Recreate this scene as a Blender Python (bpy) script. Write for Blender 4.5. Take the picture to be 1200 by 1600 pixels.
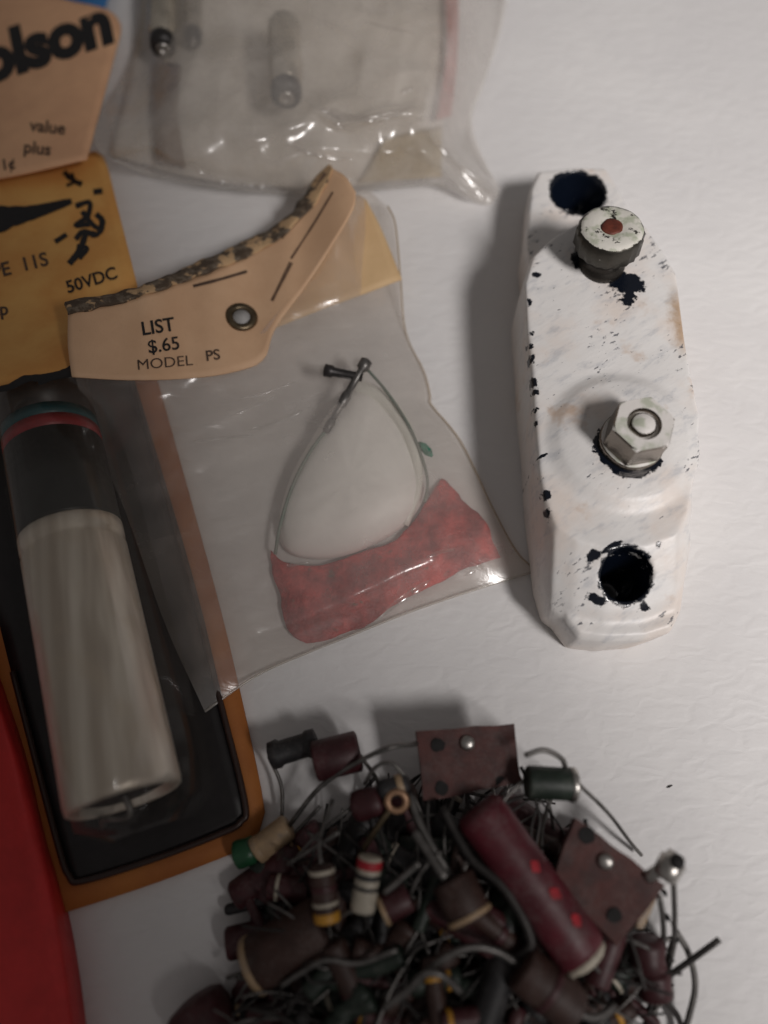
import bpy, bmesh, math, random
from mathutils import Vector, Matrix, noise
random.seed(7)
R = math.radians
S = bpy.context.scene
for o in list(bpy.data.objects): bpy.data.objects.remove(o)
S.unit_settings.scale_length = 0.01            # one unit is a centimetre

# ---------------------------------------------------------------- camera
TILT, D, F = R(20.0), 12.09, 1209.0            # phone held low over the table, leaning back a little
cam_d = bpy.data.cameras.new('camera'); cam = bpy.data.objects.new('camera', cam_d)
S.collection.objects.link(cam); S.camera = cam
CAM = Vector((0, -D*math.sin(TILT), D*math.cos(TILT)))
cam.location = CAM; cam.rotation_euler = (TILT, 0, 0)
cam_d.sensor_fit = 'VERTICAL'; cam_d.sensor_height = 36.0
cam_d.lens = 36.0*F/1600.0
cam_d.clip_start = .1; cam_d.clip_end = 500
cam_d.dof.use_dof = True; cam_d.dof.focus_distance = 11.15
# lens aperture of about 2 mm
cam_d.dof.aperture_fstop = (cam_d.lens/1000.0)/0.0035 * 0.01
RT, UP, FW = Vector((1,0,0)), Vector((0,math.cos(TILT),math.sin(TILT))), Vector((0,math.sin(TILT),-math.cos(TILT)))
def at(px, py, z=0.0):
    d = RT*((px-600)/F) + UP*((800-py)/F) + FW
    t = (z-CAM.z)/d.z
    return CAM + d*t
# ---------------------------------------------------------------- world and lamp
W = bpy.data.worlds.new('World'); S.world = W; W.use_nodes = True
W.node_tree.nodes['Background'].inputs[0].default_value = (1.0,.93,.90,1)
W.node_tree.nodes['Background'].inputs[1].default_value = .112
ld = bpy.data.lights.new('lamp', 'SPOT'); lamp = bpy.data.objects.new('lamp', ld); S.collection.objects.link(lamp)
lamp.location = (25.4, -18.6, 36.0)
lamp.rotation_euler = (Vector((30.9, 6.2, 0))-lamp.location).to_track_quat('-Z','Y').to_euler()
ld.energy = 86500; ld.color = (1.0,.95,.925); ld.shadow_soft_size = 6.2
ld.spot_size = R(85.2); ld.spot_blend = .27
S.view_settings.view_transform = 'Standard'; S.view_settings.look = 'None'
S.view_settings.exposure = 0; S.view_settings.gamma = 1
S.render.engine = 'CYCLES'
S.cycles.transparent_max_bounces = 24
S.cycles.max_bounces = 8

# ---------------------------------------------------------------- helpers
def empty(name, loc, label, cat, group=None):
    o = bpy.data.objects.new(name, None); S.collection.objects.link(o); o.location = loc
    o.empty_display_size = .2
    tag(o, label, cat, group); return o
def tag(o, label=None, cat=None, group=None, kind=None):
    if label: o['label'] = label
    if cat: o['category'] = cat
    if group: o['group'] = group
    if kind: o['kind'] = kind
    return o
def base(o):
    v = Vector((0,0,0))
    while o: v += o.location; o = o.parent
    return v
def part(name, verts, faces, mat, parent=None, smooth=True, label=None):
    me = bpy.data.meshes.new(name)
    off = base(parent) if parent else Vector((0,0,0))
    me.from_pydata([tuple(Vector(v)-off) for v in verts], [], faces)
    me.materials.append(mat)
    bm = bmesh.new(); bm.from_mesh(me); bmesh.ops.recalc_face_normals(bm, faces=bm.faces); bm.to_mesh(me); bm.free()
    if smooth: me.polygons.foreach_set('use_smooth', [True]*len(me.polygons))
    o = bpy.data.objects.new(name, me); S.collection.objects.link(o); o.parent = parent
    if label: o['label'] = label
    return o
def merge(*vf):
    V, Fc = [], []
    for v, f in vf:
        n = len(V); V += list(v); Fc += [tuple(i+n for i in q) for q in f]
    return V, Fc
def frame(d):
    d = d.normalized(); a = Vector((0,0,1)) if abs(d.z) < .9 else Vector((1,0,0))
    s = d.cross(a).normalized(); return d, s, s.cross(d).normalized()
def lathe(p0, p1, prof, n=20, cap=True, wob=0.0):
    """prof: (t 0..1 along p0-p1, radius) pairs"""
    p0, p1 = Vector(p0), Vector(p1); d, s, u = frame(p1-p0); L = (p1-p0).length
    V, Fc = [], []
    for t, r in prof:
        for k in range(n):
            a = 2*math.pi*k/n
            rr = r*(1+wob*noise.noise(Vector((math.cos(a)*1.3+p0.x*3, math.sin(a)*1.3, t*4+p0.y*3))))
            V.append(p0+d*(t*L)+(s*math.cos(a)+u*math.sin(a))*rr)
    m = len(prof)
    for i in range(m-1):
        for k in range(n):
            Fc.append((i*n+k, i*n+(k+1)%n, (i+1)*n+(k+1)%n, (i+1)*n+k))
    if cap:
        Fc.append(tuple(range(n-1,-1,-1))); Fc.append(tuple((m-1)*n+k for k in range(n)))
    return V, Fc
def spline(pts, k=6):
    pts = [Vector(p) for p in pts]
    if len(pts) < 3: return pts
    P = [pts[0]*2-pts[1]]+pts+[pts[-1]*2-pts[-2]]; out = []
    for i in range(1, len(P)-2):
        a, b, c, d = P[i-1:i+3]
        for j in range(k):
            t = j/k
            out.append(.5*((2*b)+(c-a)*t+(2*a-5*b+4*c-d)*t*t+(3*b-a-3*c+d)*t**3))
    out.append(pts[-1]); return out
def tube(pts, r, n=7, k=6, r2=None):
    P = spline(pts, k); V, Fc = [], []; s = None; m = len(P)
    for i, p in enumerate(P):
        d = (P[min(i+1,m-1)]-P[max(i-1,0)]).normalized()
        if s is None: d, s, u = frame(d)
        s = (s-d*s.dot(d)).normalized(); u = d.cross(s)
        rr = r if r2 is None else r+(r2-r)*i/(m-1)
        for q in range(n):
            a = 2*math.pi*q/n; V.append(p+(s*math.cos(a)+u*math.sin(a))*rr)
    for i in range(m-1):
        for q in range(n): Fc.append((i*n+q, i*n+(q+1)%n, (i+1)*n+(q+1)%n, (i+1)*n+q))
    Fc.append(tuple(range(n-1,-1,-1))); Fc.append(tuple((m-1)*n+q for q in range(n)))
    return V, Fc
def prism(bot, top):
    n = len(bot); V = list(bot)+list(top)
    Fc = [tuple(range(n-1,-1,-1)), tuple(range(n,2*n))]+[(i,(i+1)%n,n+(i+1)%n,n+i) for i in range(n)]
    return V, Fc
def rings(loops):
    n = len(loops[0]); V = [p for l in loops for p in l]; Fc = []
    for i in range(len(loops)-1):
        for k in range(n): Fc.append((i*n+k, i*n+(k+1)%n, (i+1)*n+(k+1)%n, (i+1)*n+k))
    Fc.append(tuple(range(n-1,-1,-1))); Fc.append(tuple((len(loops)-1)*n+k for k in range(n)))
    return V, Fc
def poly_at(pl, u):
    seg = [math.dist(pl[i][:2], pl[i+1][:2]) for i in range(len(pl)-1)]; T = sum(seg); d = u*T
    for i, s in enumerate(seg):
        if d <= s or i == len(seg)-1:
            t = min(1, d/s if s else 0); return Vector((pl[i][0]+(pl[i+1][0]-pl[i][0])*t, pl[i][1]+(pl[i+1][1]-pl[i][1])*t))
        d -= s
def dense(pl, k=8):
    return [(p.x,p.y) for p in spline([(a,b,0) for a,b in pl], k)]
def coons(top, bot, lef, rig, nu, nv, zf, thick=0.0, smooth_edges=True):
    """sheet between four edge curves (photo-measured outline put down on the surface of height zf)"""
    if smooth_edges: top, bot, lef, rig = dense(top), dense(bot), dense(lef), dense(rig)
    V = []
    c00, c10, c01, c11 = Vector(top[0]), Vector(top[-1]), Vector(bot[0]), Vector(bot[-1])
    for j in range(nv+1):
        v = j/nv; l, r = poly_at(lef, v), poly_at(rig, v)
        for i in range(nu+1):
            u = i/nu; t, b = poly_at(top, u), poly_at(bot, u)
            p = t*(1-v)+b*v+l*(1-u)+r*u-(c00*(1-u)*(1-v)+c10*u*(1-v)+c01*(1-u)*v+c11*u*v)
            V.append(at(p.x, p.y, zf(p.x, p.y, u, v)))
    w = nu+1
    Fc = [(j*w+i, j*w+i+1, (j+1)*w+i+1, (j+1)*w+i) for j in range(nv) for i in range(nu)]
    if thick:
        n = len(V); V = V+[p-Vector((0,0,thick)) for p in V]
        Fc = Fc+[tuple(n+i for i in reversed(f)) for f in Fc]
        per = [i for i in range(w)]+[j*w+nu for j in range(1,nv+1)]+[nv*w+i for i in range(nu-1,-1,-1)]+[j*w for j in range(nv-1,0,-1)]
        for a, b in zip(per, per[1:]+per[:1]): Fc.append((a, b, n+b, n+a))
    return V, Fc
def lerp_tab(tab, x):
    if x <= tab[0][0]: return tab[0][1]
    for (a,b),(c,d) in zip(tab, tab[1:]):
        if x <= c:
            t = (x-a)/(c-a); t = t*t*(3-2*t); return b+(d-b)*t
    return tab[-1][1]
def lettering(body, x0, y0, size, ang, zf, mat, parent, bold=.0, squash=1.0, shear=0.0, space=1.0, name='lettering'):
    cu = bpy.data.curves.new('t','FONT'); cu.body = body; cu.size = 1; cu.offset = bold; cu.resolution_u = 4; cu.shear = shear; cu.space_character = space
    ob = bpy.data.objects.new('t', cu); S.collection.objects.link(ob)
    dg = bpy.context.evaluated_depsgraph_get(); dg.update()
    me = bpy.data.meshes.new_from_object(ob.evaluated_get(dg)); bpy.data.objects.remove(ob)
    a = R(ang); V = []
    for v in me.vertices:
        x, y = v.co.x*size*squash, v.co.y*size
        px = x0+x*math.cos(a)-y*math.sin(a); py = y0-x*math.sin(a)-y*math.cos(a)
        V.append(at(px, py, zf(px,py)+.012))
    Fc = [tuple(p.vertices) for p in me.polygons]; bpy.data.meshes.remove(me)
    return part(name, V, Fc, mat, parent, smooth=False)

# ---------------------------------------------------------------- materials
class NT:
    def __init__(s, name):
        s.m = bpy.data.materials.new(name); s.m.use_nodes = True; s.t = s.m.node_tree
        s.b = s.t.nodes['Principled BSDF']; s.out = s.t.nodes['Material Output']
        s.co = s.n('ShaderNodeTexCoord').outputs['Object']
    def n(s, typ, **kw):
        o = s.t.nodes.new(typ)
        for k, v in kw.items(): setattr(o, k, v)
        return o
    def set(s, sock, v):
        if hasattr(v, 'is_output'): s.t.links.new(v, sock)
        else: sock.default_value = v
    def math(s, op, a, b=None, c=None, clamp=False):
        o = s.n('ShaderNodeMath', operation=op, use_clamp=clamp)
        s.set(o.inputs[0], a)
        if b is not None: s.set(o.inputs[1], b)
        if c is not None: s.set(o.inputs[2], c)
        return o.outputs[0]
    def noise(s, scale, detail=4, rough=.55, vec=None, dist=0):
        o = s.n('ShaderNodeTexNoise'); s.set(o.inputs['Vector'], vec or s.co)
        o.inputs['Scale'].default_value = scale; o.inputs['Detail'].default_value = detail
        o.inputs['Roughness'].default_value = rough; o.inputs['Distortion'].default_value = dist
        return o.outputs['Fac']
    def mapping(s, rot=(0,0,0), scale=(1,1,1), loc=(0,0,0), vec=None):
        o = s.n('ShaderNodeMapping'); s.set(o.inputs[0], vec or s.co)
        o.inputs['Rotation'].default_value = rot; o.inputs['Scale'].default_value = scale; o.inputs['Location'].default_value = loc
        return o.outputs[0]
    def ramp(s, fac, a, b):
        o = s.n('ShaderNodeMapRange', interpolation_type='SMOOTHSTEP'); s.set(o.inputs[0], fac)
        o.inputs[1].default_value = a; o.inputs[2].default_value = b; return o.outputs[0]
    def mix(s, fac, a, b):
        o = s.n('ShaderNodeMix', data_type='RGBA'); s.set(o.inputs[0], fac)
        for k, v in ((6,a),(7,b)): s.set(o.inputs[k], (*v,1) if isinstance(v, tuple) and len(v)==3 else v)
        return o.outputs[2]
    def bump(s, h, strength=.3, dist=.02):
        o = s.n('ShaderNodeBump'); s.set(o.inputs['Height'], h); o.inputs['Strength'].default_value = strength; o.inputs['Distance'].default_value = dist
        s.t.links.new(o.outputs[0], s.b.inputs['Normal']); return o.outputs[0]
    def p(s, **kw):
        for k, v in kw.items():
            s.set(s.b.inputs[k.replace('_',' ')], (*v,1) if isinstance(v, tuple) and len(v)==3 else v)
        return s
def plain(name, col, rough=.5, metal=0, var=.25, scale=4, bump=.15, col2=None, bscale=40, coat=0, dust=0):
    m = NT(name); f = m.ramp(m.noise(scale, 5, .65), .3, .7)
    c2 = col2 or tuple(c*(1-var) for c in col)
    cc = m.mix(f, c2, col)
    if dust: cc = m.mix(m.math('MULTIPLY', m.ramp(m.math('MULTIPLY_ADD', m.noise(22,4,.7), .5, m.math('MULTIPLY', m.noise(3.3,4,.6), .6)), .52, .68), dust), cc, (.17,.155,.145))
    m.p(Base_Color=cc, Roughness=m.math('MULTIPLY_ADD', m.noise(scale*3), .3, rough-.15), Metallic=metal, Coat_Weight=coat)
    if bump: m.bump(m.noise(bscale, 3), bump, .01)
    return m.m
def table_mat():
    m = NT('white leatherette'); v = m.mapping(rot=(0,0,R(28)), scale=(1,1.9,1))
    n1 = m.noise(1.1, 3, .5, v)
    wv = m.n('ShaderNodeVectorMath', operation='ADD'); m.set(wv.inputs[0], v)
    nc = m.n('ShaderNodeTexNoise'); m.set(nc.inputs['Vector'], v); nc.inputs['Scale'].default_value = 1.6; nc.inputs['Detail'].default_value = 3
    sc = m.n('ShaderNodeVectorMath', operation='SCALE'); m.set(sc.inputs[0], nc.outputs['Color']); sc.inputs['Scale'].default_value = .8
    m.set(wv.inputs[1], sc.outputs[0])
    vo = m.n('ShaderNodeTexVoronoi', feature='DISTANCE_TO_EDGE'); m.set(vo.inputs['Vector'], wv.outputs[0]); vo.inputs['Scale'].default_value = 1.9
    crease = m.ramp(vo.outputs['Distance'], 0, .30)
    fine = m.noise(26, 3, .6)
    h = m.math('ADD', m.math('MULTIPLY', crease, .55), m.math('MULTIPLY', fine, .12)); h = m.math('ADD', h, m.math('MULTIPLY', n1, .9))
    st = m.ramp(m.noise(.35, 4), .35, .75)
    m.p(Base_Color=m.mix(st, (.70,.69,.69), (.76,.75,.745)), Roughness=.55, Specular_IOR_Level=.35)
    m.bump(h, .17, .05); return m.m
def film_mat(name, milk=.12, tint=(.93,.90,.86), rough=.14, gl=1.0, col=(.75,.72,.68), wr=1.0, const=None):
    m = NT(name); t = m.t
    tr = m.n('ShaderNodeBsdfTransparent'); tr.inputs[0].default_value = (*tint,1)
    di = m.n('ShaderNodeBsdfDiffuse'); di.inputs[0].default_value = (*col,1)
    tl = m.n('ShaderNodeBsdfTranslucent'); tl.inputs[0].default_value = (*col,1)
    dm = m.n('ShaderNodeMixShader'); dm.inputs[0].default_value = .4; t.links.new(di.outputs[0], dm.inputs[1]); t.links.new(tl.outputs[0], dm.inputs[2])
    m1 = m.n('ShaderNodeMixShader'); cl = m.ramp(m.noise(.9, 4, .6), .3, .75)
    m.set(m1.inputs[0], m.math('MULTIPLY_ADD', cl, milk*.6, milk*.7)); t.links.new(tr.outputs[0], m1.inputs[1]); t.links.new(dm.outputs[0], m1.inputs[2])
    g = m.n('ShaderNodeBsdfGlossy'); g.inputs['Roughness'].default_value = rough; g.inputs[0].default_value = (1,1,1,1)
    bp = m.n('ShaderNodeBump'); bp.inputs['Strength'].default_value = .35*wr; bp.inputs['Distance'].default_value = .04
    v = m.mapping(rot=(0,0,R(20)), scale=(1,2.6,1)); m.set(bp.inputs['Height'], m.math('ADD', m.noise(1.9, 3, .5, v, .8), m.math('MULTIPLY', m.noise(11, 3), .12)))
    for nd in (g, di): t.links.new(bp.outputs[0], nd.inputs['Normal'])
    fr = m.n('ShaderNodeFresnel'); fr.inputs[0].default_value = 1.5; t.links.new(bp.outputs[0], fr.inputs['Normal'])
    m2 = m.n('ShaderNodeMixShader'); m.set(m2.inputs[0], const if const else m.math('MINIMUM', m.math('MULTIPLY', fr.outputs[0], gl), .22))
    t.links.new(m1.outputs[0], m2.inputs[1]); t.links.new(g.outputs[0], m2.inputs[2]); t.links.new(m2.outputs[0], m.out.inputs[0])
    return m.m
def card_mat(name, c1, c2, rough=.65):
    m = NT(name); f = m.ramp(m.noise(1.2, 6, .6), .3, .72); fib = m.noise(60, 2)
    c = m.mix(f, c2, c1); c = m.mix(m.math('MULTIPLY', m.ramp(m.noise(14,5,.7), .58, .75), .25), c, tuple(x*.6 for x in c2))
    m.p(Base_Color=c, Roughness=rough); m.bump(m.math('ADD', fib, m.noise(2,3)), .18, .02); return m.m

INK = plain('black print', (.012,.011,.012), .6, var=.3, bump=0)
INK3 = plain('thin brown print', (.20,.12,.075), .7, var=.4, scale=12, bump=0)
INK2 = plain('faded brown print', (.10,.06,.04), .7, var=.4, scale=12, bump=0)
TAN = card_mat('tan card', (.88,.52,.30), (.76,.43,.25))
MANILA = card_mat('manila card', (.76,.50,.31), (.68,.43,.26))
KRAFT = card_mat('kraft card inside', (.70,.49,.27), (.62,.42,.22))
YEL = card_mat('orange yellow card', (.82,.46,.14), (.72,.34,.09))
ORANGE = card_mat('orange board', (.48,.17,.034), (.38,.12,.025))
BLACKC = plain('black printed card', (.016,.013,.014), .45, var=.4, bump=.05)
STEEL = plain('dull steel', (.55,.53,.50), .35, 1, var=.35, scale=6)
LEAD = plain('tinned lead wire', (.22,.21,.20), .5, .85, var=.5, scale=5)
DLEAD = plain('tarnished lead wire', (.055,.05,.048), .55, .6, var=.5, scale=5)
BRASS = plain('tarnished brass', (.20,.155,.10), .4, .9, var=.5, scale=8)
FILM = film_mat('clear polythene', .36, (.99,.98,.968), .21, 1.8, (.95,.91,.87), .8)
FOLD = film_mat('pinched film fold', .03, (.995,.99,.985), .22, 3.0, (.85,.8,.74), .1, .14)
BACKF = film_mat('clear back film', .02, (.985,.98,.97), .2, .5)
FILM2 = film_mat('cloudy pouch film', .24, (.99,.975,.955), .25, 2.0, (.95,.89,.85), 1.2)

# ---------------------------------------------------------------- the table
V, Fc = [], []
n = 40
for j in range(n+1):
    for i in range(n+1): V.append((-40+80*i/n, -40+80*j/n, 0))
Fc = [(j*(n+1)+i, j*(n+1)+i+1, (j+1)*(n+1)+i+1, (j+1)*(n+1)+i) for j in range(n) for i in range(n)]
tag(part('table_top', V, Fc, table_mat()), 'white leather grained table top under all the parts', None, None, 'structure')
cr = at(1047,1229,.02)
tag(part('crumb', *lathe(cr-Vector((.042,.015,.008)), cr+Vector((.042,.02,-.004)), [(0,.004),(.4,.013),(1,.003)], 6), DLEAD), 'tiny dark crumb on the bare white table right of the heap', 'crumb')

# ---------------------------------------------------------------- white porcelain insulator
ZT, ZB, ZD = .85, 1.40, 1.57
ins = empty('porcelain_insulator', at(965,690,0), 'white porcelain insulator block with two black bolt holes, chipped to black', 'insulator')
off = ins.location
body_o = [(818,440),(832,398),(868,366),(905,346),(960,336),(1008,350),(1038,392),(1058,425),(1070,500),(1084,580),(1096,650),(1093,710),(1084,760),(1076,805),(1062,840),(1010,858),(950,862),(900,850),(866,826),(851,780),(842,735),(835,660),(826,550)]
tab_o = [(829,290),(840,264),(900,258),(946,260),(962,284),(985,330),(1025,400),(1048,470),(1066,560),(1078,650),(1082,720),(1078,790),(1074,880),(1066,955),(1052,985),(1010,999),(950,1004),(905,998),(884,972),(866,890),(851,800),(846,700),(842,600),(832,470),(822,380)]
bt = [at(x,y,ZB) for x,y in body_o]
ctr = sum(bt, Vector())/len(bt)
def inset(l, d, z):
    c = sum(l, Vector())/len(l); out = []
    for p in l:
        q = p-c; out.append(Vector((c.x+q.x*(1-d/max(q.xy.length,.1)), c.y+q.y*(1-d/max(q.xy.length,.1)), z)))
    return out
def slope(l, z, k):                             # the end nearest the camera runs out in a soft slope
    out = []
    for p in l:
        s = max(0, (ctr.y-1.0-p.y)/.6); s = min(1,s)
        out.append(Vector((p.x, p.y-k*s, z)))
    return out
b_body = rings([slope(inset(bt,.02,0),0,1.0), slope(inset(bt,.0,.6),.6,1.0), slope(inset(bt,.0,ZT-.08),ZT-.08,.97), slope(inset(bt,.0,ZT+.10),ZT+.10,.74), slope(bt,ZT+.28,.42), slope(inset(bt,.0,ZB-.06),ZB-.10,.12), inset(bt,.05,ZB)])
tt = [at(x,y,ZT) for x,y in tab_o]
b_tab = rings([inset(tt,.02,0), inset(tt,.0,.5), inset(tt,.0,ZT-.08), inset(tt,.07,ZT)])
dc = at(972,690,ZB)
b_dome = lathe(dc-Vector((0,0,.5)), dc+Vector((0,0,ZD-ZB)), [(0,1.12),(.5/(.5+ZD-ZB),1.10),(.80,1.02),(.90,.90),(.97,.66),(1,.3)], 40)
def tmp(name, vf):
    o = part(name, *vf, STEEL, None); return o
tb = [tmp('t%d'%i, b) for i,b in enumerate((b_body,b_tab,b_dome))]
H1, H2 = at(904,300,ZT), at(968,908,ZT)
cut = [tmp('c1', lathe(H1-Vector((0,0,.72)), H1+Vector((0,0,.3)), [(0,.22),(.3,.30),(.5,.38),(.66,.44),(.71,.465),(1,.48)], 32)),
       tmp('c2', lathe(H2-Vector((0,0,.75)), H2+Vector((0,0,1.0)), [(0,.20),(.2,.24),(.36,.28),(.46,.31),(.55,.345),(1,.345)], 32))]
main = tb[0]
for t in tb[1:]:
    md = main.modifiers.new('u','BOOLEAN'); md.object = t; md.operation = 'UNION'; md.solver = 'EXACT'
for t in cut:
    md = main.modifiers.new('d','BOOLEAN'); md.object = t; md.operation = 'DIFFERENCE'; md.solver = 'EXACT'
rm = main.modifiers.new('r','REMESH'); rm.mode = 'VOXEL'; rm.voxel_size = .034
sm = main.modifiers.new('s','SMOOTH'); sm.iterations = 6; sm.factor = .5
dg = bpy.context.evaluated_depsgraph_get(); dg.update()
me = bpy.data.meshes.new_from_object(main.evaluated_get(dg))
VV = [v.co.copy() for v in me.vertices]; FF = [tuple(p.vertices) for p in me.polygons]
for t in tb+cut: bpy.data.objects.remove(t)
VV = [v+Vector((noise.noise(v*1.1),noise.noise(v*1.1+Vector((5,0,0))),noise.noise(v*1.3+Vector((0,9,0)))))*.025 for v in VV]
def porcelain():
    m = NT('chipped white porcelain')
    sep = m.n('ShaderNodeSeparateXYZ'); m.set(sep.inputs[0], m.co); X, Y, Z = sep.outputs
    nz = m.noise(5.5, 5, .7); nz2 = m.noise(14, 3, .6)
    rag = m.math('MULTIPLY_ADD', m.math('SUBTRACT', nz, .5), .42, m.math('MULTIPLY', m.math('SUBTRACT', nz2, .5), .16))
    def spot(px, py, z, r, e=1.0, k=1.0, ang=0):
        c = at(px,py,z)-off
        dx, dy = m.math('SUBTRACT', X, c.x), m.math('SUBTRACT', Y, c.y)
        ca, sa = math.cos(R(ang)), math.sin(R(ang))
        u = m.math('MULTIPLY_ADD', dx, ca, m.math('MULTIPLY', dy, sa)); w = m.math('MULTIPLY_ADD', dx, -sa, m.math('MULTIPLY', dy, ca))
        w = m.math('MULTIPLY', w, e)
        d = m.math('SQRT', m.math('MULTIPLY_ADD', u, u, m.math('MULTIPLY', w, w)))
        d = m.math('MULTIPLY_ADD', rag, k, d)
        return m.ramp(d, r+.012, r-.012)
    msk = None
    for a in ((903,300,ZT,.495,1,.55),(968,908,ZT+.05,.385,1,.55),(913,884,ZT,.10,1.3,.5,30),(1002,952,ZT,.10,1.8,.6,10),(925,942,ZT,.12,2,.8,-20),(1010,868,ZT,.07,1.4,1,40),
              (940,872,ZT,.16,3.5,.5,30),
              (975,440,ZB,.30,1.5,.9,-25),(905,405,ZB,.12,.6,.7,0),(985,465,ZB,.12,1.2,1.4,40),
              (985,700,ZD,.45,1,.5),(1018,712,ZD,.12,1.2,1,30),(940,690,ZD,.16,1.2,.9,60),
              (838,430,ZB,.055,1,.4),(848,712,ZB,.07,3.5,.5,25)):
        s = spot(*a); msk = s if msk is None else m.math('MAXIMUM', msk, s)
    top = m.ramp(Z, ZB-.17, ZB-.13)
    for x, y, r_ in ((823,470,.018),(823,540,.022),(826,562,.04),(828,597,.04),(833,640,.02),(836,664,.02),(843,745,.02),(848,772,.025),(853,800,.02),(1094,690,.03),(1090,730,.03),(1080,600,.02),(824,520,.015),(832,612,.015)):
        msk = m.math('MAXIMUM', msk, m.math('MULTIPLY', spot(x+4, y, ZB, r_+.012, .8, .75), top))
    fv = m.mapping(scale=(1,2.6,1), vec=m.mapping(rot=(0,0,R(-34)))); fl = m.noise(6.5, 4, .62, fv)
    area = m.ramp(m.noise(.85, 3, .5, m.mapping(loc=(3.1,1.7,0))), .42, .66)
    fleck = m.ramp(m.math('MULTIPLY_ADD', area, .13, fl), .685, .735)
    edge = m.n('ShaderNodeNewGeometry').outputs['Pointiness']
    ed = m.math('MULTIPLY', m.ramp(edge, .53, .55), m.ramp(m.noise(6,3), .55, .61))
    msk = m.math('MAXIMUM', msk, ed)
    smear = m.ramp(m.noise(2.2, 5, .65, fv), .50, .72)
    pink = m.ramp(m.noise(1.0, 4), .45, .7)
    rust = m.ramp(m.noise(1.3, 4, .6, m.mapping(loc=(7.3,2.2,1))), .60, .74)
    c = m.mix(pink, (.80,.785,.77), (.79,.715,.66)); c = m.mix(m.math('MULTIPLY', smear, .5), c, (.42,.44,.48))
    c = m.mix(m.math('MULTIPLY', rust, .55), c, (.50,.30,.16))
    rs = m.ramp(m.math('MULTIPLY_ADD', m.math('SUBTRACT', nz, .5), .5, m.math('ABSOLUTE', m.math('SUBTRACT', X, at(1072,510,ZB).x-off.x-.02))), .30, .0)
    rs = m.math('MULTIPLY', rs, m.ramp(m.math('ABSOLUTE', m.math('SUBTRACT', Y, at(1060,500,ZB).y-off.y)), .8, .2))
    c = m.mix(m.math('MULTIPLY', rs, .8), c, (.42,.26,.13))
    # side walls tinted darker tan towards the foot, their shade painted in
    wall = m.ramp(Z, ZT+.28, ZT+.02); geo = m.n('ShaderNodeNewGeometry'); sn = m.n('ShaderNodeSeparateXYZ'); m.set(sn.inputs[0], geo.outputs['True Normal'])
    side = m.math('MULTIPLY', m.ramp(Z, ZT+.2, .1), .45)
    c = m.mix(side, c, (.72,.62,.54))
    c = m.mix(m.math('MULTIPLY', m.math('MULTIPLY', fleck, m.ramp(sn.outputs[2], .6, .85)), .85), c, (.05,.055,.075)); c = m.mix(msk, c, (.004,.0065,.013))
    m.p(Base_Color=c, Roughness=m.math('MULTIPLY_ADD', msk, -.24, .42), Specular_IOR_Level=.6)
    h = m.math('SUBTRACT', m.math('MULTIPLY', m.noise(3,5,.6,fv), .6), m.math('MULTIPLY', m.math('MAXIMUM', msk, fleck), .5))
    m.bump(h, .30, .05); return m.m
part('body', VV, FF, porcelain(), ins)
# painted metal: white flaking paint over metal
def flaked(name, paint, metal, cover=.5, scale=7, rough=.35):
    m = NT(name); geo = m.n('ShaderNodeNewGeometry'); sn = m.n('ShaderNodeSeparateXYZ'); m.set(sn.inputs[0], geo.outputs['Normal'])
    top = m.ramp(sn.outputs[2], .55, .9)
    f = m.math('ADD', m.noise(scale, 5, .7), m.math('MULTIPLY', top, cover)); k = m.ramp(f, .66, .72)
    g = m.ramp(m.noise(5, 4), .45, .65)
    pc = m.mix(m.math('MULTIPLY', g, .8), paint, tuple(x*y for x, y in zip(paint, (.55,.62,.50))))
    m.p(Base_Color=m.mix(k, metal, pc), Metallic=m.math('MULTIPLY_ADD', k, -.9, .9), Roughness=m.math('MULTIPLY_ADD', k, .3, rough)); m.bump(m.math('ADD', k, m.noise(20)), .3, .015)
    return m.m
PK = flaked('flaking paint on knob', (.70,.68,.62), (.075,.07,.06), .30, 6, .4)
PN = flaked('flaking paint on post', (.66,.62,.57), (.05,.045,.04), .62, 5, .4)
PB = flaked('flaking paint on bolt', (.74,.71,.68), (.24,.21,.18), .42, 5, .25)
kb = at(940,412,ZB); kt = at(957,353,ZB+.72)
ax = (kt-kb)
L = ax.length
def kz(h): return h/L
post = part('binding_post', *lathe(kb-ax*.1, kt-ax*.12, [(0,.36),(.14,.36),(.2,.32),(.34,.30),(.40,.34),(.46,.36),(.5,.30),(1,.28)], 28), PN, ins)
kp = []
d, s, u = frame(ax); nk = 40
loops = []
for t, r, kn in ((.42,.33,0),(.45,.41,1),(.50,.44,1),(.88,.445,1),(.96,.42,0),(1.0,.36,0),(1.0,.20,0),(.975,.15,0)):
    loops.append([kb+ax*t+(s*math.cos(2*math.pi*k/nk)+u*math.sin(2*math.pi*k/nk))*(1.1*r*(1+(.03 if k%2 else -.02)*kn+.03*noise.noise(Vector((k*.5,t*3,1))))) for k in range(nk)])
knob = part('knob', *rings(loops), PK, ins)
part('screw_core', *lathe(kb+ax*.93, kb+ax*1.005, [(0,.16),(.8,.158),(1,.13)], 18, wob=.25), plain('rusty red core', (.16,.035,.018), .6, var=.5, scale=9), knob)
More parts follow.
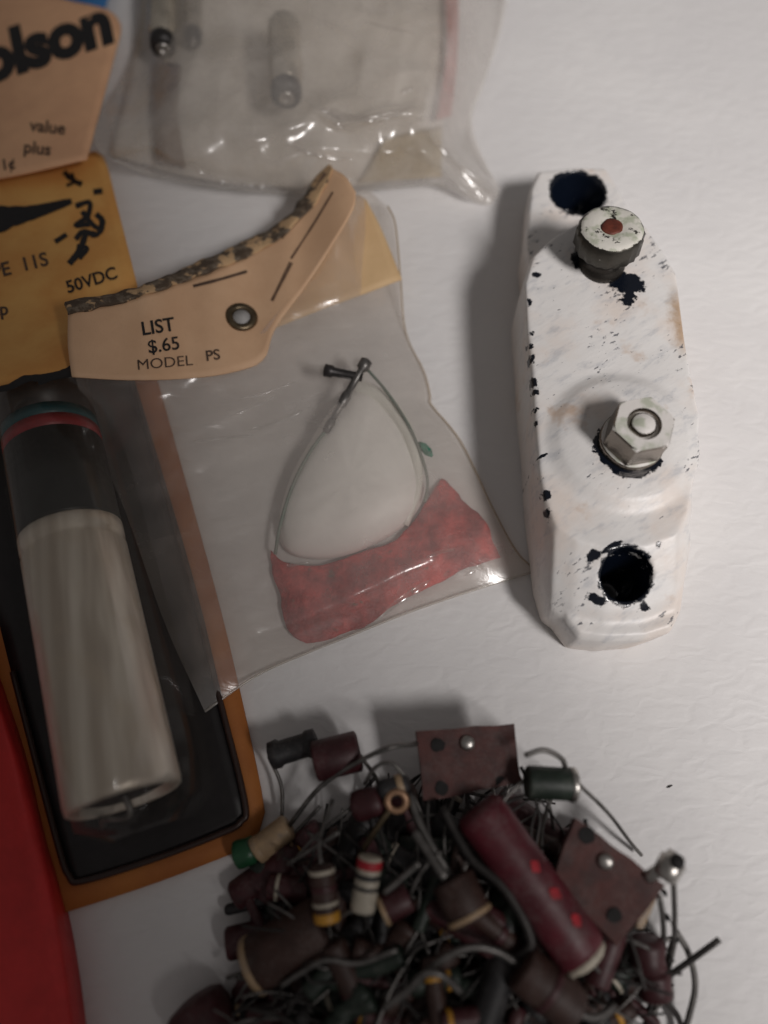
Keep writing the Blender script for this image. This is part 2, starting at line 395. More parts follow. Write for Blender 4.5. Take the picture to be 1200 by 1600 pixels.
# hex bolt
bb = at(986,690,ZD); bax = Vector((.01,.0,.56))
def hexloop(t, r, rot=.2): return [bb+bax*t+Vector((math.cos(rot+math.pi/3*k),math.sin(rot+math.pi/3*k),0))*r for k in range(6)]
def hexround(t, r, rr):     # 24 points, hexagon cut by a circle of radius rr
    out = []
    for k in range(36):
        a = 2*math.pi*k/36; b = (a-.2)%(math.pi/3)-math.pi/6; rad = 1.13*min(r*math.cos(math.pi/6)/math.cos(b), rr)
        out.append(bb+bax*t+Vector((math.cos(a),math.sin(a),0))*rad)
    return out
part('washer', *lathe(bb-bax*.15, bb+bax*.16, [(0,.45),(.8,.45),(1,.42)], 28, wob=.06), PB, ins)
bolt = part('hex_nut', *rings([hexround(.10,.39,.36),hexround(.18,.39,.385),hexround(.86,.39,.385),hexround(.95,.39,.388),hexround(1.0,.375,.352),hexround(1.0,.39,.205),hexround(.86,.3,.19)]), PB, ins)
for p in bolt.data.polygons: p.use_smooth = False
part('stud', *lathe(bb+bax*.7, bb+bax*1.02, [(0,.18),(.8,.175),(1,.14)], 20, wob=.12), PB, bolt)

# ---------------------------------------------------------------- left: tan header card
def z_tan(px, py, u=0, v=0): return .35+.45*max(0,min(1,py/260))+.10*math.sin(px*.012)
tan = empty('header_card', at(60,120,0), 'tan card with bold black logo and rounded corner at top left', 'card')
part('card', *coons([(-160,-60),(40,-18),(110,1),(150,9),(168,15)],[(-160,300),(0,278),(135,248)],[(-160,-60),(-160,300)],[(168,15),(182,25),(189,44),(180,80),(164,140),(148,200),(135,248)],24,24,z_tan,.035), TAN, tan)
lettering('olson', -26, 130, 96, 18.5, z_tan, INK, tan, bold=.055, squash=1.02, shear=.12)
for s_, x, y, sz in (('value',46,204,27),('plus',36,238,27),('1¢',2,266,24)):
    lettering(s_, x, y, sz, -6 if s_ != '1¢' else 8, z_tan, INK2, tan, bold=.02)
# blue card corner peeping out behind
bl = empty('blue_card', at(140,-10,0), 'corner of a blue card behind the tan card at the top edge', 'card')
part('card', *coons([(20,-120),(210,-120)],[(60,40),(164,10)],[(20,-120),(60,40)],[(210,-120),(164,10)],6,6,lambda *a:.2,.03), card_mat('blue card', (.03,.17,.42), (.02,.12,.34)), bl)

# ---------------------------------------------------------------- yellow price card
ZY = [(230,.45),(330,.75),(460,1.15),(600,1.78)]
def z_yel(px, py, u=0, v=0): return lerp_tab(ZY, py)*(1-.55*max(0,min(1,(px-115)/120))*max(0,min(1,(py-380)/120)))+.04*math.sin(px*.02+py*.01)
yc = empty('price_card', at(80,430,0), 'orange yellow card with black marker scrawl tucked under the manila tag', 'card')
part('card', *coons([(-160,280),(0,262),(150,236)],[(-160,612),(0,602),(60,588),(116,586),(240,565)],[(-160,280),(-160,612)],[(150,236),(165,252),(185,330),(215,450),(240,565)],24,24,z_yel,.03), YEL, yc)
def stroke(pts, w, parent, zf, mat=INK, name='marker_stroke', seed=0):
    P = dense(pts, 6); V = []
    for i, p in enumerate(P):
        a, b = P[max(i-1,0)], P[min(i+1,len(P)-1)]; dx, dy = b[0]-a[0], b[1]-a[1]; l = math.hypot(dx,dy) or 1
        ww = (w if not isinstance(w,(list,tuple)) else w[0]+(w[1]-w[0])*i/(len(P)-1))*(1+.35*noise.noise(Vector((i*.4,seed,0))))
        for s_ in (-1,1): 
            q = (p[0]-dy/l*ww*s_/2, p[1]+dx/l*ww*s_/2); V.append(at(q[0],q[1],zf(*q)+.014))
    return part(name, V, [(2*i,2*i+1,2*i+3,2*i+2) for i in range(len(P)-1)], mat, parent, smooth=False)
stroke([(-60,362),(0,342),(50,332),(112,314)], (52,9), yc, z_yel, seed=1)
for i, (pts, w) in enumerate([([(100,268),(112,280),(128,288)],8),([(104,290),(115,284),(112,270)],5),([(146,300),(160,298)],9),
        ([(118,322),(140,316),(136,338),(118,352),(140,350)],8),([(150,334),(160,346),(152,366),(130,362),(118,374)],9),([(128,330),(146,352),(162,360)],8),
        ([(86,378),(104,366)],8),([(108,412),(124,392),(134,366)],10),([(120,384),(136,388),(124,404)],7)]):
    stroke(pts, w, yc, z_yel, seed=i+2)
lettering('TYPE  11S', -46, 444, 30, 14, z_yel, INK2, yc, bold=.02)
lettering('50VDC', 106, 458, 27, 17, z_yel, INK, yc, bold=.02)
lettering('cap', -24, 496, 28, 8, z_yel, INK2, yc, bold=.02)
stroke([(-40,612),(10,606),(40,592),(70,590),(112,582)], (9,13), yc, z_yel, INK, 'torn_edge', 3)
stroke([(60,600),(90,586),(116,578)], (5,16), yc, z_yel, INK, 'torn_edge', 5)

# ---------------------------------------------------------------- blister pack
pk = empty('blister_pack', at(200,1000,0), 'black blister card with an orange border holding a silver capacitor', 'blister pack')
def flat(z): return lambda *a: z
cl = [(-120,560),(-40,980),(84,1432)]; crg = [(236,560),(330,900),(374,1080),(412,1262),(404,1300),(384,1326)]
part('backing_card', *coons([(-120,560),(236,560)],[(84,1432),(240,1382),(384,1328)],cl,crg,14,24,flat(.10),.09), ORANGE, pk)
part('printed_field', *coons([(-90,575),(205,575)],[(112,1380),(250,1342),(372,1292)],[(-90,575),(0,980),(100,1360),(112,1380)],[(205,575),(296,900),(340,1080),(384,1252),(382,1280),(372,1292)],14,24,flat(.125),.02), BLACKC, pk)
# raised rim of the black tray
part('tray_rim', *merge(tube([at(x,y,.16) for x,y in [(205,590),(296,900),(340,1080),(382,1250),(376,1284),(345,1302),(240,1342),(130,1376),(108,1368),(88,1310),(20,1050)]], .045, 8, 8)), plain('dark brown tray', (.035,.016,.012), .4, bump=.05), pk)
# the capacitor
A0, A1 = at(62,590,.80), at(196,1256,1.32)
ax = (A1-A0); r0 = .70
cap = empty('electrolytic_capacitor', at(130,960,0), 'silver tubular capacitor with a dark grey sleeve and red and teal stripes', 'capacitor')
T = lambda px, py: (at(px,py,.86+r0)-A0).dot(ax)/ax.dot(ax)
t_teal, t_red, t_dark, t_sil = .150, .180, .212, .425
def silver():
    m = NT('silver can with painted reflections'); v = m.mapping(rot=(0,0,0), scale=(1,1,1))
    st = m.noise(2.2, 4, .6); sk = m.noise(1.5, 3, .5, m.mapping(scale=(1.6,.04,1.6), vec=m.mapping(rot=(0,0,R(-11.7))))); c = m.mix(m.ramp(sk,.34,.66), (.56,.49,.41), (.95,.89,.79)); c = m.mix(m.math('MULTIPLY', m.ramp(st,.45,.75), .4), c, (.70,.60,.47))  # lengthwise light and dark streaks: metal reflections painted into the can's colour
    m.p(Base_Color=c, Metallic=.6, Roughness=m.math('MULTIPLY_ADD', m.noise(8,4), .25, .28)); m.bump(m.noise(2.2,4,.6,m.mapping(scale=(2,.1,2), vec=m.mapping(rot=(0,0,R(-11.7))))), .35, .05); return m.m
part('plastic_head', *lathe(A0, A0+ax*t_teal, [(0,.5),(.1,.66),(.3,r0*.98),(1,r0*.98)], 40), plain('grey brown plastic', (.055,.042,.036), .4, bump=.05), cap)
part('teal_stripe', *lathe(A0+ax*t_teal, A0+ax*t_red, [(0,r0*.985),(1,r0*.985)], 40), plain('teal print', (.02,.085,.095), .4, bump=0), cap)
part('red_stripe', *lathe(A0+ax*t_red, A0+ax*t_dark, [(0,r0*.99),(1,r0*.99)], 40), plain('red print', (.33,.03,.035), .4, bump=0), cap)
part('sleeve', *lathe(A0+ax*t_dark, A0+ax*t_sil, [(0,r0*.995),(.97,r0*.995),(1,r0*.98)], 40), plain('dark grey sleeve', (.030,.030,.028), .42, bump=.04), cap)
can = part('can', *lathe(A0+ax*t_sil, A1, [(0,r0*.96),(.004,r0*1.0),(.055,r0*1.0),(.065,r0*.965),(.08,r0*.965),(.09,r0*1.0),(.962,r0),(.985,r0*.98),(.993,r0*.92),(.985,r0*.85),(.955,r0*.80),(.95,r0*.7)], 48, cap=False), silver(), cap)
part('end_seal', *lathe(A0+ax*.93, A0+ax*.986, [(0,r0*.8),(.8,r0*.81),(.9,r0*.74),(.9,r0*.62),(1,r0*.56)], 32), plain('black rubber seal', (.012,.011,.011), .5), cap)
part('lead', *tube([A1-ax*.02, A1+ax*.02-Vector((0,0,.1)), A1+ax*.03-Vector((.4,0,.35)), A1+ax*.035-Vector((.5,.05,.55))], .045), LEAD, cap)
# clear blister shell round it
d_, s_, u_ = frame(ax)
loops = []
for t, q in ((-.02,.55),(0.0,.93),(.1,1.08),(.9,1.08),(1.02,1.0),(1.055,.6)):
    lp = []
    for k in range(25):
        a = math.pi*k/24; p = A0+ax*t; rr = r0*q*1.07+max(0,t)*.0
        lp.append(Vector((p.x, p.y, .14))+Vector((s_.x,s_.y,0)).normalized()*math.cos(a)*rr*1.12+Vector((0,0,1))*max(0,math.sin(a)*(rr+.62+.55*t)*(1 if q>.8 else .8)))
    loops.append(lp)
V = [p for l in loops for p in l]
Fc = [(i*25+k, i*25+k+1, (i+1)*25+k+1, (i+1)*25+k) for i in range(5) for k in range(24)]
part('clear_shell', V, Fc, film_mat('clear blister plastic', .025, (.97,.965,.95), .10, .5, wr=.3), pk)

# ---------------------------------------------------------------- red box at the left edge
rb = empty('red_box', at(-60,1400,0), 'plain red box at the lower left edge beside the blister card', 'box')
ed = dense([(-52,960),(-20,1050),(30,1200),(86,1430),(112,1600),(125,1760)],4)
loop = [at(x,y,.5) for x,y in ed]+[at(-420,1760,.5), at(-420,960,.5)]
cx = sum(loop,Vector())/len(loop)
def ins2(d,z): return inset(loop,d,z)
part('lid', *rings([ins2(.08,.0),ins2(.04,.25),ins2(.0,.42),ins2(.03,.48),ins2(.10,.51)]), plain('red board', (.80,.04,.04), .5, var=.25, scale=1.2, bump=.1), rb, smooth=True)

# ---------------------------------------------------------------- pouch with manila tag
ZH = [(100,1.95),(215,1.55),(310,.98),(400,.74),(460,.85),(560,1.25)]
def z_tag(px, py, u=0, v=0): return lerp_tab(ZH, px)
po = empty('parts_pouch', at(480,800,0), 'clear plastic pouch with a manila tag reading LIST $.65, red stuff in its bottom', 'pouch')
pt = lambda x,y: (x,y)
tagp = part('paper_tag', *coons([(106,486),(200,466),(300,432),(386,398),(440,366),(480,326),(508,284),(518,262)],
     [(112,588),(200,593),(300,590),(370,579),(412,560),(430,512),(478,446),(522,378),(552,326),(556,300)],
     [(106,486),(106,540),(112,588)],[(518,262),(540,276),(556,300)],60,14,z_tag,.03), MANILA, po)
# dark printed strip along the folded top edge of the tag
def strip_mat():
    m = NT('torn printed fold'); f = m.ramp(m.noise(2.4, 5, .65), .49, .54); g = m.ramp(m.noise(7,4,.7), .45, .6)
    m.p(Base_Color=m.mix(f, m.mix(g,(.085,.058,.038),(.19,.15,.11)), (.60,.40,.22)), Roughness=.8); m.bump(m.noise(12,5,.7), .6, .04); return m.m
tp = [(104,470),(200,452),(300,414),(386,374),(440,344),(476,304),(500,272),(512,258)]
bt_ = [(106,489),(200,469),(300,435),(386,401),(440,369),(482,328),(510,286),(520,264)]
def z_strip(px, py, u=0, v=0): return z_tag(px,py)+.03+.05*math.sin(v*math.pi)-.12*(1-v)+.03*noise.noise(Vector((px*.06,py*.06,0)))
stv, stf = coons(tp, bt_, [tp[0],bt_[0]], [tp[-1],bt_[-1]], 90, 8, z_strip, .03)
part('folded_edge', [v+Vector((noise.noise(v*4),noise.noise(v*4+Vector((7,0,0))),0))*.05 for v in stv], stf, strip_mat(), tagp)
stroke([(300,440),(350,430),(392,420)][::1] if False else [(302,447),(345,436),(386,424)], (5,4), tagp, z_tag, INK2, 'printed_line', 2)
stroke([(508,270),(470,336),(440,372)], (6,4), tagp, z_tag, INK3, 'printed_line', 9)
stroke([(520,300),(490,350),(455,404)], (3,3), tagp, z_tag, INK3, 'printed_line', 8)
stroke([(455,410),(440,440),(425,470)], (6,4), tagp, z_tag, INK3, 'printed_line', 7)
lettering('LIST', 222, 524, 30, 9, z_tag, INK, tagp, bold=.018, squash=.98)
lettering('$.65', 232, 552, 29, 8, z_tag, INK, tagp, bold=.012, squash=1.0)
lettering('MODEL', 214, 578, 23, 5, z_tag, INK2, tagp, bold=.0, squash=1.15)
lettering('PS', 322, 564, 23, 8, z_tag, INK2, tagp, bold=.015, squash=1.05)
# eyelet
ec = at(378,497,z_tag(378,497)); esl = (z_tag(410,497)-z_tag(346,497))/(at(410,497,.8).x-at(346,497,.8).x)
V, Fc = [], []
nm, nn = 28, 8
for i in range(nm):
    a = 2*math.pi*i/nm
    for j in range(nn):
        b = 2*math.pi*j/nn; rr = .19+.062*math.cos(b); V.append(ec+Vector((rr*math.cos(a), rr*math.sin(a)*1.02, rr*math.cos(a)*esl+.03+.05*math.sin(b))))
Fc = [(i*nn+j, ((i+1)%nm)*nn+j, ((i+1)%nm)*nn+(j+1)%nn, i*nn+(j+1)%nn) for i in range(nm) for j in range(nn)]
ey = part('eyelet', V, Fc, BRASS, tagp)
part('eyelet_hole', *lathe(ec+Vector((-esl*.015,0,.012)), ec+Vector((-esl*.035,0,.034)), [(0,.15),(1,.15)], 20), plain('pale backing seen in the eyelet', (.50,.49,.48), .6), ey)
# rear flap of the tag inside the pouch
def z_flap(px, py, u=0, v=0): return .45+.35*max(0,min(1,(px-430)/200))*(1-v)+.02
part('rear_flap', *coons([(505,372),(535,330),(556,304),(572,312)],[(420,516),(500,484),(560,462),(628,436)],[(505,372),(460,440),(420,516)],[(572,312),(596,358),(628,436)],14,14,z_flap,.02), KRAFT, po)
# films
TOPF = [(112,560),(200,560),(300,556),(380,540),(424,500),(500,400),(560,300),(606,322)]
LEFF = [(112,560),(126,620),(150,690),(200,810),(258,975),(320,1112)]
RIGF = [(606,322),(618,352),(626,436),(634,520),(662,580),(672,618),(675,634),(720,690),(768,790),(806,860),(838,892)]
BOTF = [(320,1112),(400,1056),(480,1020),(560,988),(640,956),(740,922),(838,892)]
def z_film(px, py, u, v):
    e = min(u,1-u)*2; e = min(1,e*2.2); eb = min(1,(1-v)*9)
    z = .05+.18*max(0,min(1,(420-px)/120))
    z += .50*e*eb
    g = math.exp(-((px-570)/150)**2-((py-770)/150)**2); z += .22*g
    if v < .3: z = z+(z_tag(px,py)*.96-z)*max(0,(1-v/.3))**1.6*(1 if u < .85 else max(0,(1-u)/.15))
    a = R(18); s1, s2 = px*math.cos(a)-py*math.sin(a), px*math.sin(a)+py*math.cos(a)
    w = abs(noise.noise(Vector((s1*.0045, s2*.024, 2.2)))); w2 = noise.noise(Vector((px*.03,py*.03,5)))
    z += (.105*(.35-w)*e*eb+.02*w2*e)*(1-.8*g)
    return max(z, .03)
SAMP = []
def keep(f):
    SAMP.clear()
    def g(px,py,u,v):
        z = f(px,py,u,v); SAMP.append((px,py,z)); return z
    return g
def on_film(px, py): return min(SAMP, key=lambda q: (q[0]-px)**2+(q[1]-py)**2)[2]
def fold(parent, pts, r, dz=.0, mat=None):
    P = dense(pts, 4); V = [at(x, y, on_film(x,y)+dz) for x, y in P]
    n = len(V)
    vf = tube(V, r, 8, 1)
    # taper the ends into the film
    out = []
    for i, v in enumerate(vf[0]):
        k = min(i//8, n-1); t = k/(n-1); c = V[k]; f = min(1, 5*min(t, 1-t)+.1); q = c+(v-c)*f*1.7; q.z = c.z+(q.z-c.z)*.38; out.append(q)
    part('film_fold', out, vf[1], mat or FOLD, parent)
part('front_film', *coons(TOPF,BOTF,LEFF,RIGF,110,110,keep(z_film)), FILM2, po)
for pts, r_ in (([(388,672),(420,664),(458,648),(474,640)],.022),([(300,690),(350,684),(398,680)],.014),([(370,626),(420,612),(462,596)],.012),([(235,628),(262,632)],.012),([(276,716),(300,722)],.012),
        ([(360,650),(400,634),(436,616)],.012),([(600,836),(606,838)],.03),
        ([(446,884),(462,882),(484,878)],.016),([(594,966),(622,940),(650,922),(672,906)],.028),([(724,900),(742,888),(756,886)],.030),([(665,872),(690,862),(712,858)],.016),([(700,840),(726,832)],.014),([(664,606),(672,602)],.02),
        ([(520,770),(545,762)],.012),([(548,800),(560,792)],.014)):
    fold(po, pts, r_)
part('back_film', *coons(TOPF,BOTF,LEFF,RIGF,30,30,lambda px,py,u,v:.02+.16*max(0,min(1,(420-px)/80))), BACKF, po)
part('bottom_seam', *tube([at(x,y,.05+.16*max(0,min(1,(420-x)/80))) for x,y in BOTF], .018, 6), film_mat('film seam', .5, (.9,.88,.84), .2, 1), po)
part('right_seam', *tube([at(x,y,.045+(.7 if i<2 else (.35 if i==2 else 0))) for i,(x,y) in enumerate(RIGF)], .014, 6), film_mat('film seam amber', .5, (.85,.78,.68), .2, 1, (.6,.5,.38)), po)
# contents: red stuffing, white pad, wire with pins
red = empty('red_stuffing', at(600,900,0), 'crumpled red sheet lying in the bottom of the clear pouch', 'sheet')
def z_red(px, py, u, v):
    return .10+.13*math.sin(math.pi*min(1,max(0,v)))*min(1,6*min(u,1-u)+.2)+.05*noise.noise(Vector((px*.02,py*.02,0)))+.03*noise.noise(Vector((px*.06,py*.06,3)))
def redm():
    m = NT('crumpled red plastic'); f = m.ramp(m.noise(2.0,5,.65), .35, .68)
    c = m.mix(f, (.24,.008,.009), (.66,.07,.06)); c = m.mix(m.math('MULTIPLY', m.ramp(m.noise(3.4,4,.6),.62,.72), .75), c, (.12,.10,.07))
    m.p(Base_Color=c, Roughness=.4); m.bump(m.noise(4,5,.65), .8, .12); return m.m
rv, rf = coons([(426,858),(450,880),(520,876),(590,856),(645,822),(676,770),(688,744)],[(478,1008),(540,992),(600,960),(650,924),(710,896),(782,866)],
     [(426,858),(430,930),(448,980),(478,1008)],[(688,744),(716,776),(752,810),(782,866)],64,34,z_red,.03)
part('sheet', [v+Vector((noise.noise(v*2.2),noise.noise(v*2.2+Vector((9,0,0))),.35*noise.noise(v*3.1)))*.09+Vector((noise.noise(v*7),noise.noise(v*7+Vector((9,0,0))),.5*noise.noise(v*6)))*.022 for v in rv], rf, redm(), red)
pad = empty('white_pad', at(560,760,0), 'pear shaped white pad framed by the wire loop in the pouch', 'pad')
pl = dense([(552,612),(585,622),(625,668),(652,720),(664,770),(640,815),(590,850),(520,874),(455,868),(436,830),(448,765),(480,700),(520,640),(552,612)],4)[:-1]
pc = at(548,770,0)
lp0 = [at(x,y,.08) for x,y in pl]
def sc(k,z): return [Vector((pc.x+(p.x-pc.x)*k, pc.y+(p.y-pc.y)*k, z+.02*noise.noise(p*2))) for p in lp0]
part('pad', *rings([sc(.96,.05),sc(1,.12),sc(.97,.24),sc(.86,.38),sc(.65,.49),sc(.38,.55),sc(.12,.57)]), plain('white pad plastic', (.88,.87,.84), .5, var=.04, scale=1, bump=.2, bscale=4), pad)
part('pad_rim', *tube([at(x,y,z) for x,y,z in ((556,604,.16),(600,624,.24),(634,670,.27),(650,720,.28),(650,770,.26),(632,820,.14))], .14, 12, 6, .07), plain('milky plastic', (.74,.74,.68), .4, var=.05, bump=.1, bscale=4), pad)
lw = empty('lead_loop', at(540,600,0), 'thin wire loop with two dark pins crossed at its top inside the pouch', 'wire')
GW = plain('greenish wire', (.26,.26,.23), .5, .3, var=.5, scale=1.5, col2=(.16,.23,.19))
part('wire', *merge(tube([at(x,y,z) for x,y,z in ((512,668,.5),(482,710,.48),(456,762,.42),(438,820,.35),(430,866,.3))], .028),
     tube([at(x,y,z) for x,y,z in ((572,575,.5),(604,612,.46),(636,660,.42),(656,705,.38),(668,750,.32),(664,785,.3))], .024)), GW, lw)
PIN = plain('dark pin', (.06,.055,.055), .4, .6, var=.5)
p1a, p1b = at(506,578,.62), at(566,590,.6); part('pin', *lathe(p1a, p1b, [(0,.05),(.02,.10),(.22,.10),(.26,.075),(1,.07)], 14), PIN, lw)
p2a, p2b = at(574,562,.66), at(508,676,.52)
part('pin', *lathe(p2a, p2b, [(0,.05),(.02,.10),(.12,.10),(.15,.055),(.45,.06),(.5,.085),(.62,.08),(.66,.05),(.82,.05),(.86,.07),(.98,.06),(1,.03)], 14), plain('steel pin', (.22,.21,.20), .4, .7, var=.6), lw)
bb_ = at(665,702,.34)
part('green_bead', *lathe(bb_-Vector((.10,-.12,0)), bb_+Vector((.10,-.12,0)), [(0,.02),(.3,.07),(.7,.07),(1,.02)], 10), plain('green corrosion', (.04,.30,.19), .6, var=.6, scale=9), lw)

# ---------------------------------------------------------------- big bag at the top with tubes inside
bag = empty('parts_bag', at(480,120,0), 'crinkled clear plastic bag of metal tubes at the top edge', 'bag')
bT = [(212,-160),(400,-170),(600,-170),(812,-160)]
bL = [(212,-160),(214,0),(196,110),(150,196),(160,240),(236,276)]
bR = [(812,-160),(788,20),(758,124),(737,186),(752,240),(782,296)]
bB = [(236,276),(330,292),(430,303),(520,306),(600,296),(690,290),(742,316),(768,318),(782,296)]
def z_bag(px, py, u, v):
    e = min(1, min(u,1-u)*5.5); eb = min(1,(1-v)*3.6); e = e*e*(3-2*e)*.85+.15*e; eb = math.sqrt(max(0,eb))
    z = .08+1.35*e*eb
    if px < 240: z += .75*max(0,min(1,(240-px)/60))*max(0,min(1,(py-80)/100))
    w = abs(noise.noise(Vector((px*.011,py*.016,1.5)))); w1 = abs(noise.noise(Vector((px*.02+3,py*.009,7.5)))); w2 = noise.noise(Vector((px*.04,py*.04,5)))
    z += (.17*(.3-w)+.12*(.3-w1)+.008*w2)*(.25+.75*e*eb)
    # the long fold at the right hand corner
    q = (px-690)*.63-(py-232)*.78; along = (px-690)*.78+(py-232)*.63
    if along > -40: z += .22*math.exp(-(q/9)**2)*min(1,(along+40)/60)
    q2 = (py-188)-8*math.sin((px-500)*.045)+((px-575)**2)*.0022
    z += .22*math.exp(-(q2/8)**2)*math.exp(-((px-572)/75)**2)
    return max(z,.05)
part('front_film', *coons(bT,bB,bL,bR,130,110,keep(z_bag)), FILM, bag)
for pts, r_ in (([(494,172),(516,174),(536,182),(566,186),(596,184),(622,176),(643,166)],.055),([(518,178),(528,192),(534,202)],.05),([(684,226),(704,248),(726,272),(742,294),(756,314)],.05),
        ([(443,214),(462,230),(490,240),(520,246),(552,249)],.03),([(626,146),(634,140),(646,136)],.04),([(386,288),(402,290),(416,288)],.04),([(300,262),(350,284),(390,290)],.02),
        ([(556,30),(610,44),(650,52)],.02),([(470,292),(500,284),(560,280)],.02)):
    fold(bag, pts, r_, .0)
part('back_film', *coons(bT,bB,bL,bR,24,24,lambda *a:.02), BACKF, bag)
CANM = plain('tinned can', (.62,.57,.48), .28, .7, var=.3, scale=3)
def small_can(x, y0, y1, z, r, label, mat=CANM):
    a, b = at(x, y0, z), at(x+4, y1, z)
    t = empty('metal_tube', Vector((a.x,(a.y+b.y)/2,0)), label, 'tube', 'metal tubes inside the crinkled bag')
    part('shell', *lathe(a, b, [(0,r*.6),(.01,r*.96),(.03,r),(.40,r),(.42,r*.95),(.45,r),(.92,r),(.96,r*.9),(1,r*.7)], 28), mat, t)
    dd = (b-a).normalized()
    part('base_ring', *lathe(b-dd*.03, b+dd*.22, [(0,r*.92),(.3,r*.95),(.9,r*.9),(1,r*.55)], 24), plain('black bakelite', (.02,.018,.018), .4), t)
    e0 = b+dd*.20
    part('terminal', *lathe(e0, e0+dd*.08, [(0,r*.5),(.8,r*.46),(.82,r*.22),(.4,r*.2)], 18), STEEL, t)
    return t
small_can(443, 38, 138, .95, .30, 'upright silver tube with black base ring in the middle of the bag')
small_can(250, -90, 62, .80, .25, 'silver tube with dark end near the left side of the bag')
small_can(298, -60, 52, .5, .18, 'thinner silver tube right of the leftmost tube in the bag')
pb = empty('paper_insert', at(520,120,0), 'beige folded paper lying flat inside the crinkled bag', 'paper')
BEI = card_mat('beige paper', (.74,.69,.62), (.60,.55,.48))
part('sheet', *coons([(226,-150),(700,-150)],[(170,240),(300,276),(420,290),(540,290),(690,276)],[(226,-150),(222,0),(204,110),(170,240)],[(700,-150),(690,276)],40,30,
     lambda px,py,u,v:.16+.05*noise.noise(Vector((px*.008,py*.01,3)))+.1*u,.02), BEI, pb)
rt = empty('red_strip', at(692,100,0), 'narrow red strip along the right side inside the bag', 'strip')
part('strip', *coons([(684,-140),(716,-140)],[(682,186),(706,180)],[(684,-140),(698,60),(682,186)],[(716,-140),(716,60),(706,180)],6,24,
     lambda px,py,u,v:.45+.08*noise.noise(Vector((px*.02,py*.02,1))),.02), plain('red paper', (.46,.16,.13), .6), rt)
bs = empty('brown_strip', at(268,170,0), 'narrow brown paper strip on the left inside the bag', 'strip')
part('strip', *coons([(238,96),(282,100)],[(244,252),(290,262)],[(238,96),(236,180),(244,252)],[(282,100),(278,180),(290,262)],6,20,
     lambda px,py,u,v:.36+.10*noise.noise(Vector((px*.02,py*.02,4))),.02), card_mat('brown paper', (.22,.15,.10), (.15,.10,.07)), bs)
ot = empty('ochre_scrap', at(650,235,0), 'ochre paper scrap in the lower right corner of the bag', 'paper')
part('scrap', *coons([(600,215),(690,196)],[(560,284),(690,276)],[(600,215),(560,284)],[(690,196),(690,276)],10,10,
     lambda px,py,u,v:.34+.1*noise.noise(Vector((px*.02,py*.02,1))),.02), card_mat('ochre paper', (.46,.36,.20), (.38,.29,.16)), ot)

# ---------------------------------------------------------------- the heap of old components
MAROON = plain('maroon lacquer', (.062,.010,.014), 0.52, var=.5, scale=3, dust=.2)
BROWN = plain('brown bakelite', (.050,.020,.014), 0.59, var=.5, scale=3, dust=.2)
DGREY = plain('dark grey enamel', (.020,.019,.021), 0.59, var=.5, scale=3, dust=.2)
DGREEN = plain('dark green enamel', (.013,.026,.017), 0.54, var=.5, scale=3, dust=.2)
REDB = plain('crimson wax tube', (.10,.008,.017), 0.52, var=.45, scale=2, dust=.2)
TANB = plain('tan ceramic', (.42,.29,.17), .5, var=.3, dust=.45)
WHITEB = plain('cream ceramic', (.52,.47,.38), .5, var=.3, dust=.45)
GREENB = plain('bright green lacquer', (.02,.11,.045), .4, var=.4)
OCHRE = plain('ochre band', (.55,.27,.03), .5, var=.2)
REDDOT = plain('red dot paint', (.42,.012,.024), .6, var=.5, scale=5)
FIBRE = plain('brown fibre board', (.075,.015,.011), .55, var=.55, scale=4, bump=.3, dust=.14)
BLACKH = plain('black hole', (.006,.005,.005), .8, bump=0)
HEAP = 'loose components in the heap'
def bodyprof(kind, r):
    if kind == 'dip': return [(0,r*.25),(.04,r*.7),(.12,r*.98),(.3,r*1.03),(.6,r*.96),(.86,r),(.95,r*.75),(1,r*.25)]
    if kind == 'dog': return [(0,r*.6),(.03,r*1.05),(.2,r*1.12),(.26,r*.95),(.74,r*.93),(.8,r*1.1),(.97,r*1.05),(1,r*.6)]
    return [(0,r*.82),(.03,r*.97),(.06,r),(.94,r),(.97,r*.97),(1,r*.82)]
def hz_(z): return .06+.62*z
def hat(px, py, z=0.0): return at(px, py, hz_(z))
def comp(name, a, b, r, mat, label, cat, kind='tube', bands=(), leads=(), lead_r=.026, lead_mat=None, group=None, wob=.05, caps=None):
    a, b = Vector(a), Vector(b)
    t = empty(name, Vector(((a.x+b.x)/2,(a.y+b.y)/2,max(0,min(a.z,b.z)-r))), label, cat, group)
    part('body', *lathe(a, b, bodyprof(kind,r), 16, wob=wob), mat, t)
    for s0, w, m in bands:
        p = a+(b-a)*s0; q = a+(b-a)*(s0+w); part('band', *lathe(p, q, [(0,r*1.02),(.1,r*1.05),(.9,r*1.05),(1,r*1.02)], 16), m, t)
    if caps:
        for e in caps[1]:
            p, q = (a, a-(b-a).normalized()*.10) if e == 0 else (b, b+(b-a).normalized()*.10)
            part('end_cap', *lathe(p-(q-p)*.3, q, [(0,r*.9),(.5,r*.88),(.85,r*.7),(1,r*.3)], 16), caps[0], t)
    for pts in leads:
        part('lead', *tube(pts, lead_r, 6, 5), lead_mat or LEAD, t)
    return t
def W(*pts): return [hat(*p) for p in pts]
